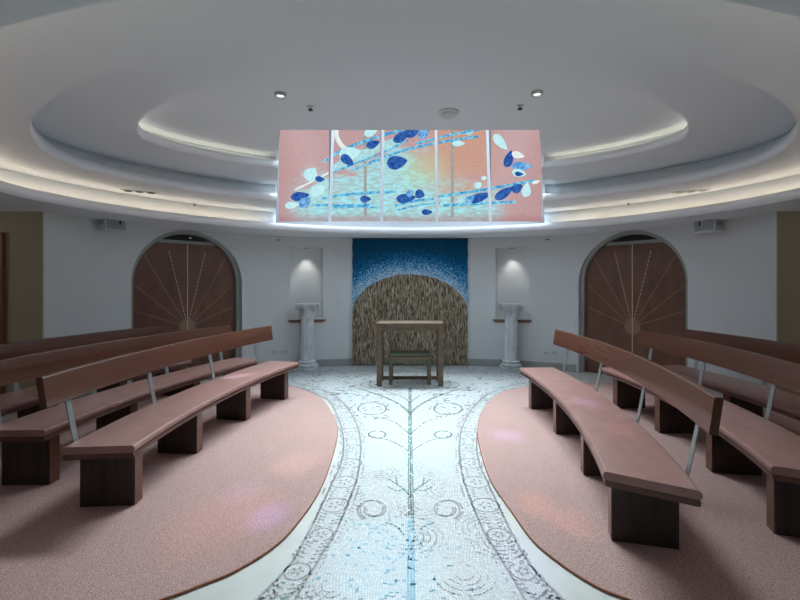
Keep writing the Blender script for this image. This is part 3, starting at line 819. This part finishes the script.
# ------------------------------------------------------------------ tapestry
tp = empty('tapestry', (0, 8.62, 0)); tag(tp, 'blue woven wall hanging with beige arch behind the altar', 'tapestry')
bm = bmesh.new(); nx, nz = 90, 60; W_, Z0, Z1 = 1.125, .03, 2.475
grid = {}
def fold(x, z):
    k = max(0, min(1, (1.75 - z) / .6)); return -.018 * k * math.sin(x * 31) - .010 * k * math.sin(x * 67 + 1)
for side, yo in ((0, -.03), (1, .03)):
    for i in range(nx + 1):
        for j in range(nz + 1):
            x = -W_ + 2 * W_ * i / nx; z = Z0 + (Z1 - Z0) * j / nz
            wob = .004 * math.sin(z * 21) if i in (0, nx) else 0
            grid[side, i, j] = bm.verts.new((x + wob, yo + fold(x, z), z + (.012 * math.sin(x * 40) if j == 0 else 0)))
for i in range(nx):
    for j in range(nz):
        bm.faces.new([grid[0, i, j], grid[0, i + 1, j], grid[0, i + 1, j + 1], grid[0, i, j + 1]])
        bm.faces.new([grid[1, i, j], grid[1, i, j + 1], grid[1, i + 1, j + 1], grid[1, i + 1, j]])
for i in range(nx):
    for j in (0, nz): bm.faces.new([grid[0, i, j], grid[1, i, j], grid[1, i + 1, j], grid[0, i + 1, j]])
for j in range(nz):
    for i in (0, nx): bm.faces.new([grid[0, i, j], grid[0, i, j + 1], grid[1, i, j + 1], grid[1, i, j]])
link('woven_cloth', bm, M['tapestry'], tp, 60)
bm = bmesh.new(); box(bm, -W_ - .01, W_ + .01, -.02, .03, Z1 + .001, Z1 + .018); link('hanging_batten', bm, M['wood_dark'], tp)

# ------------------------------------------------------------------ columns, niches
def column(x, y, label):
    r = empty('column', (x, y, .005)); r.scale = (1.04, 1.04, 1.075); tag(r, label, 'column', 'marble columns')
    bm = bmesh.new(); box(bm, -.19, .19, -.17, .17, 0, .055, .006); lathe(bm, [(.165, .055), (.182, .07), (.182, .092), (.160, .105), (.142, .118), (.142, .128), (.156, .136), (.156, .152), (.130, .165)], 40)
    link('base', bm, M['marble'], r, 40)
    # fluted shaft
    bm = bmesh.new(); n = 96; rings = []
    for z, rr in ((.165, .130), (.19, .124), (.45, .122), (.70, .117), (.86, .112), (.885, .118), (.90, .118)):
        ring = []
        for i in range(n):
            a = 2 * PI * i / n; q = rr - (.012 * max(0, math.cos(16 * a)) ** .6 if .18 < z < .87 else 0); ring.append(bm.verts.new((q * math.cos(a), q * math.sin(a), z)))
        rings.append(ring)
    for p, q in zip(rings, rings[1:]):
        for i in range(n): bm.faces.new([p[i], p[(i + 1) % n], q[(i + 1) % n], q[i]])
    bm.faces.new(rings[0][::-1]); bm.faces.new(rings[-1]); link('shaft', bm, M['marble'], r, 35)
    # capital: bell, two rows of leaves, volutes, abacus
    cap = empty('capital'); cap.parent = r
    bm = bmesh.new(); lathe(bm, [(.112, .90), (.118, .94), (.125, 1.0), (.150, 1.06), (.165, 1.085)], 40); bell = link('bell', bm, M['marble'], cap, 40)
    bm = bmesh.new()
    for row, (z0, h_, r0, n_) in enumerate(((.90, .085, .120, 10), (.955, .09, .126, 10))):
        for i in range(n_):
            a = 2 * PI * (i + .5 * row) / n_; ca, sa = math.cos(a), math.sin(a); pts = []
            for t, ro, wv in ((0, 0, .030), (.5, .004, .036), (.85, .020, .030), (1.0, .040, .014), (.90, .046, .006)):
                pts.append((r0 + ro, z0 + h_ * t, wv))
            prev = None
            for q, z, wv in pts:
                cur = [bm.verts.new((q * ca - s_ * wv * sa, q * sa + s_ * wv * ca, z)) for s_ in (-1, 0, 1)]
                cur[1].co += Vector((ca, sa, 0)) * .008
                if prev:
                    for k in (0, 1): bm.faces.new([prev[k], prev[k + 1], cur[k + 1], cur[k]])
                prev = cur
    link('acanthus_leaves', bm, M['marble'], cap, 50)
    for sx in (-1, 1):
        for sy in (-1, 1):
            bm = bmesh.new(); pts = []
            for i in range(26):
                a = i * .42; rr = .046 * (1 - i / 30)
                u = .148 + rr * math.cos(a + PI / 2) * 1.0; z = 1.065 + rr * math.sin(a + PI / 2) * 1.0
                pts.append((sx * u, sy * (.125 + .0006 * i), z))
            tube(bm, pts, .0145, 6); link('volute', bm, M['marble'], cap, 60)
    bm = bmesh.new(); box(bm, -.19, .19, -.165, .165, 1.108, 1.142, .006); box(bm, -.175, .175, -.15, .15, 1.085, 1.1075, .004)
    for sy in (-1, 1):
        for i in range(9): box(bm, -.11 + i * .026, -.094 + i * .026, sy * .158 - .006, sy * .158 + .006, 1.086, 1.106)
    link('abacus', bm, M['marble'], cap)
    return r
for px, lab in ((307, 'pale fluted marble column with scrolled capital left of the tapestry'), (511.5, 'pale fluted marble column with scrolled capital right of the tapestry')):
    p = wall_hit(px); column((px - CX) / F * (p.y - .24), p.y - .225, lab)
for i, (mid, T, N, w) in enumerate(niches):
    sd = 'left' if i == 0 else 'right'
    ang = math.atan2(T.y, T.x)
    o = empty('niche_shelf', (mid.x, mid.y, .885), ang); tag(o, 'narrow brown shelf under the %s wall niche' % sd, 'shelf', 'niche shelves')
    bm = bmesh.new(); box(bm, -w - .05, w + .05, -.045, .012, 0, .035, .004); link('board', bm, M['shelf'], o)
    bm = bmesh.new(); box(bm, -w - .02, w + .02, -.02, .012, -.02, -.0005, .003); link('cleat', bm, M['shelf'], o)
    o = empty('niche_lamp', (mid.x - N.x * .07, mid.y - N.y * .07, 2.27), ang); tag(o, 'small downlight at the top of the %s wall niche' % sd, 'lamp', 'niche lamps')
    bm = bmesh.new(); lathe(bm, [(.052, .0295), (.052, .008), (.040, 0.0), (.034, .004)], 24); link('trim_ring', bm, M['steel'], o, 40)
    bm = bmesh.new(); lathe(bm, [(.030, .002), (.032, .006), (.032, .012)], 24); link('bulb', bm, M['lamp'], o)
    L = bpy.data.lights.new('niche_spot', 'SPOT'); L.energy = 6.5; L.color = (1, .96, .90); L.spot_size = math.radians(75); L.spot_blend = .8; L.shadow_soft_size = .03
    lo = bpy.data.objects.new('niche_spot', L); C.objects.link(lo); lo.location = (mid.x + N.x * .02, mid.y + N.y * .02, 2.25)
    lo.rotation_euler = (Vector((-N.x * .22, -N.y * .22, -.9))).to_track_quat('-Z', 'Y').to_euler()

# ------------------------------------------------------------------ wall and ceiling fittings
def on_wall(px, py):
    p = wall_hit(px); a = wall_hit(px - 2); b = wall_hit(px + 2); T = (b - a).normalized()
    return Vector((p.x, p.y, H + (CY - py) * p.y / F)), math.atan2(T.y, T.x)
for px, py, sd in ((106.5, 224, 'left'), (713.5, 225.5, 'right')):
    p, ang = on_wall(px, py)
    o = empty('wall_speaker', p, ang); tag(o, 'small grey box speaker high on the wall beside the %s arched door' % sd, 'speaker', 'wall speakers')
    tilt = -.14; hw, hh = .155, .105
    bm = bmesh.new(); box(bm, -hw, hw, -.20, -.06, -hh, hh, .012); link('cabinet', bm, M['white_plastic'], o)
    bm = bmesh.new(); box(bm, -hw + .02, hw - .02, -.206, -.2002, -hh + .02, hh - .02, .002); link('grille', bm, M['grey_plastic'], o)
    bm = bmesh.new(); box(bm, -.04, .04, -.06, -.0, -.05, .05, .004); link('bracket', bm, M['grey_plastic'], o)
    for q in (-hw - .0125, hw + .001): bm = bmesh.new(); box(bm, q, q + .0115, -.16, -.09, -.03, .03, .002); link('end_cap', bm, M['grey_plastic'], o)
    sx = .055 if sd == 'left' else -.055
    bm = bmesh.new(); box(bm, sx - .014, sx + .014, -.210, -.2062, -.01, .045, .003); link('badge', bm, M['black'], o)
for px, py, lab in ((275.5, 351.5, 'white wall socket left of the left column, nearer the door'), (284.5, 351.5, 'white wall socket left of the left column, nearer the column'), (547, 352.5, 'white wall socket right of the right column, nearer the column'), (555, 352.5, 'white wall socket right of the right column, nearer the door')):
    p, ang = on_wall(px, py)
    o = empty('wall_socket', p, ang); tag(o, lab, 'socket', 'wall sockets')
    bm = bmesh.new(); box(bm, -.065, .065, -.014, -.001, -.045, .045, .004); link('plate', bm, M['white_plastic'], o)
    for sx in (-1, 1):
        bm = bmesh.new(); box(bm, sx * .03 - .012, sx * .03 + .012, -.016, -.0142, -.018, .012); link('outlet', bm, M['skirting'], o)
for px, py, lab in ((278, 239, 'small white sensor high on the wall right of the left arched door'), (547.5, 238.5, 'small white sensor high on the wall left of the right arched door')):
    p, ang = on_wall(px, py)
    o = empty('wall_sensor', p, ang); tag(o, lab, 'sensor', 'wall sensors')
    bm = bmesh.new(); box(bm, -.055, .055, -.03, -.001, -.05, .05, .008); link('case', bm, M['white_plastic'], o)
    bm = bmesh.new(); box(bm, -.03, .03, -.034, -.0302, -.028, -.012, .002); link('lens', bm, M['black'], o)
def ceil_pt(px, py, z):
    x, y = gp(2 * CX - px, 2 * CY - py, z - H); return Vector((-x, y, z))
def downlight(px, py, z, label, tx):
    o = empty('ceiling_spotlight', ceil_pt(px, py, z)); tag(o, label, 'spotlight', 'crown spotlights')
    bm = bmesh.new(); lathe(bm, [(.052, -.0005), (.052, -.012), (.046, -.030), (.036, -.026), (.036, -.0005)], 28); link('trim_ring', bm, M['steel'], o, 40)
    bm = bmesh.new(); lathe(bm, [(.022, -.022), (.033, -.018), (.033, -.004)], 24); link('lamp_face', bm, M['lamp'], o)
downlight(280.5, 93.5, zD, 'recessed spotlight in the ceiling crown above the left end of the painted window', -1)
downlight(537, 92, zD, 'recessed spotlight in the ceiling crown above the right end of the painted window', 1)
for px, py, z, lab in ((310.5, 106.5, zD, 'sprinkler head in the ceiling crown, left one above the window'), (520, 105.5, zD, 'sprinkler head in the ceiling crown, right one above the window'),
                       (194.5, 203, zB, 'sprinkler head in the outer ceiling ring left of the window'), (628.5, 202.5, zB, 'sprinkler head in the outer ceiling ring right of the window')):
    o = empty('sprinkler', ceil_pt(px, py, z)); tag(o, lab, 'sprinkler', 'sprinklers')
    bm = bmesh.new(); lathe(bm, [(.034, -.0005), (.034, -.006), (.012, -.008), (.010, -.018)], 20); link('escutcheon', bm, M['white_plastic'], o, 40)
    bm = bmesh.new(); lathe(bm, [(.008, -.0182), (.010, -.028), (.024, -.034), (.024, -.037)], 16); link('deflector', bm, M['black'], o)
o = empty('smoke_detector', ceil_pt(448.5, 112, zD)); tag(o, 'round white smoke detector in the ceiling crown above the window', 'detector')
bm = bmesh.new(); lathe(bm, [(.105, -.0005), (.105, -.014), (.085, -.022)], 36); link('base', bm, M['white_plastic'], o, 40)
bm = bmesh.new(); lathe(bm, [(.072, -.0222), (.072, -.040), (.05, -.052), (.02, -.055)], 36); link('sensor_cap', bm, M['white_plastic'], o, 40)
for px, py, sd in ((139.5, 191.3, 'left'), (691, 191, 'right')):
    o = empty('ceiling_downlight', ceil_pt(px, py, zB)); tag(o, 'row of three small dark downlights set in the outer ceiling ring on the ' + sd, 'downlight', 'triple downlights')
    ang = math.atan2(-(o.location.x) * .55, 1) * -1
    o.rotation_euler = (0, 0, .5 if sd == 'left' else -.5)
    bm = bmesh.new(); box(bm, -.21, .21, -.06, .06, -.008, -.0005, .003); link('plate', bm, M['white_plastic'], o)
    for k in (-1, 0, 1):
        bm = bmesh.new(); lathe(bm, [(.046, -.0085), (.046, -.014), (.02, -.012)], 20, k * .13, 0); link('lamp_eye', bm, M['grey_plastic'] if sd == 'right' else M['black'], o)

# ------------------------------------------------------------------ light, camera, view
def spot(name, at, to, col, e, size, blend=.8, soft=.05):
    L = bpy.data.lights.new(name, 'SPOT'); L.energy = e; L.color = col; L.spot_size = math.radians(size); L.spot_blend = blend; L.shadow_soft_size = soft
    o = bpy.data.objects.new(name, L); C.objects.link(o); o.location = at
    o.rotation_euler = (Vector(to) - Vector(at)).to_track_quat('-Z', 'Y').to_euler(); return o

# added area lamp, unseen in the light well, standing in for window daylight
L = bpy.data.lights.new('added_well_light', 'AREA'); L.shape = 'RECTANGLE'; L.size = 3.8; L.size_y = .7; L.energy = 112; L.color = (.80, .96, 1.0); L.spread = math.radians(80)
lo = bpy.data.objects.new('added_well_light', L); C.objects.link(lo); lo.location = (0, 7.7, 5.15)
lo.rotation_euler = (Vector((0, 4.5, 0)) - lo.location).to_track_quat('-Z', 'Y').to_euler()
# sun through the coloured glass: soft patches on floor, carpets and seats
for i, (px, py, z, col, e, size) in enumerate((
        (385, 568, 0, (.08, .55, 1), 26, 7), (410, 440, 0, (.25, .95, 1), 34, 15), (268, 519, 0, (.28, .22, 1), 110, 3.0), (530, 568, 0, (.40, .35, 1), 30, 4),
        (296, 465, 0, (1, .72, .45), 44, 5), (225, 520, 0, (1, .38, .22), 34, 7), (508, 437, 0, (.35, .30, 1), 90, 4), (536, 508, 0, (1, .42, .12), 60, 2.8), (572, 526, 0, (1, .42, .22), 50, 2.8),
        (585, 402, .49, (.30, .38, 1), 110, 3.2), (618, 430, .49, (1, .5, .3), 40, 2.4), (238, 376, .49, (.65, .88, 1), 120, 4), (240, 494, 0, (.30, .25, 1), 40, 3.2), (207, 426, 0, (.25, .3, 1), 120, 2.6))):
    g = gp(px, py, H - z)
    spot('coloured_sunbeam', (g[0] * .35 + (.45 if i % 2 else -.45), 7.75, 4.6), (g[0], g[1], z), col, e * 9, size, 1.0, .03)
# warm fill lights added to brighten the two side alcoves, outside the frame
for sx in (-1, 1):
    L = bpy.data.lights.new('alcove_fill', 'POINT'); L.energy = 5; L.color = (1, .86, .62); L.shadow_soft_size = .12
    lo = bpy.data.objects.new('alcove_fill', L); C.objects.link(lo); lo.location = (sx * 6.2, 4.2, 2.3)

w = bpy.data.worlds.new('World'); bpy.context.scene.world = w; w.use_nodes = True
w.node_tree.nodes['Background'].inputs[0].default_value = (.55, .65, .75, 1); w.node_tree.nodes['Background'].inputs[1].default_value = .3

cam = bpy.data.cameras.new('Camera'); co = bpy.data.objects.new('Camera', cam); C.objects.link(co)
co.location = (0, 0, H); co.rotation_euler = (PI / 2, 0, 0)
cam.sensor_width = 36; cam.lens = F / 800 * 36; cam.clip_start = .05
cam.shift_x = -(CX - 400) / 800; cam.shift_y = -(300 - CY) / 800
sc = bpy.context.scene; sc.camera = co
sc.view_settings.view_transform = 'Standard'; sc.view_settings.look = 'None'; sc.view_settings.gamma = 1; sc.view_settings.use_curve_mapping = False
sc.view_settings.exposure = 0.3
sc.cycles.max_bounces = 12; sc.cycles.diffuse_bounces = 8
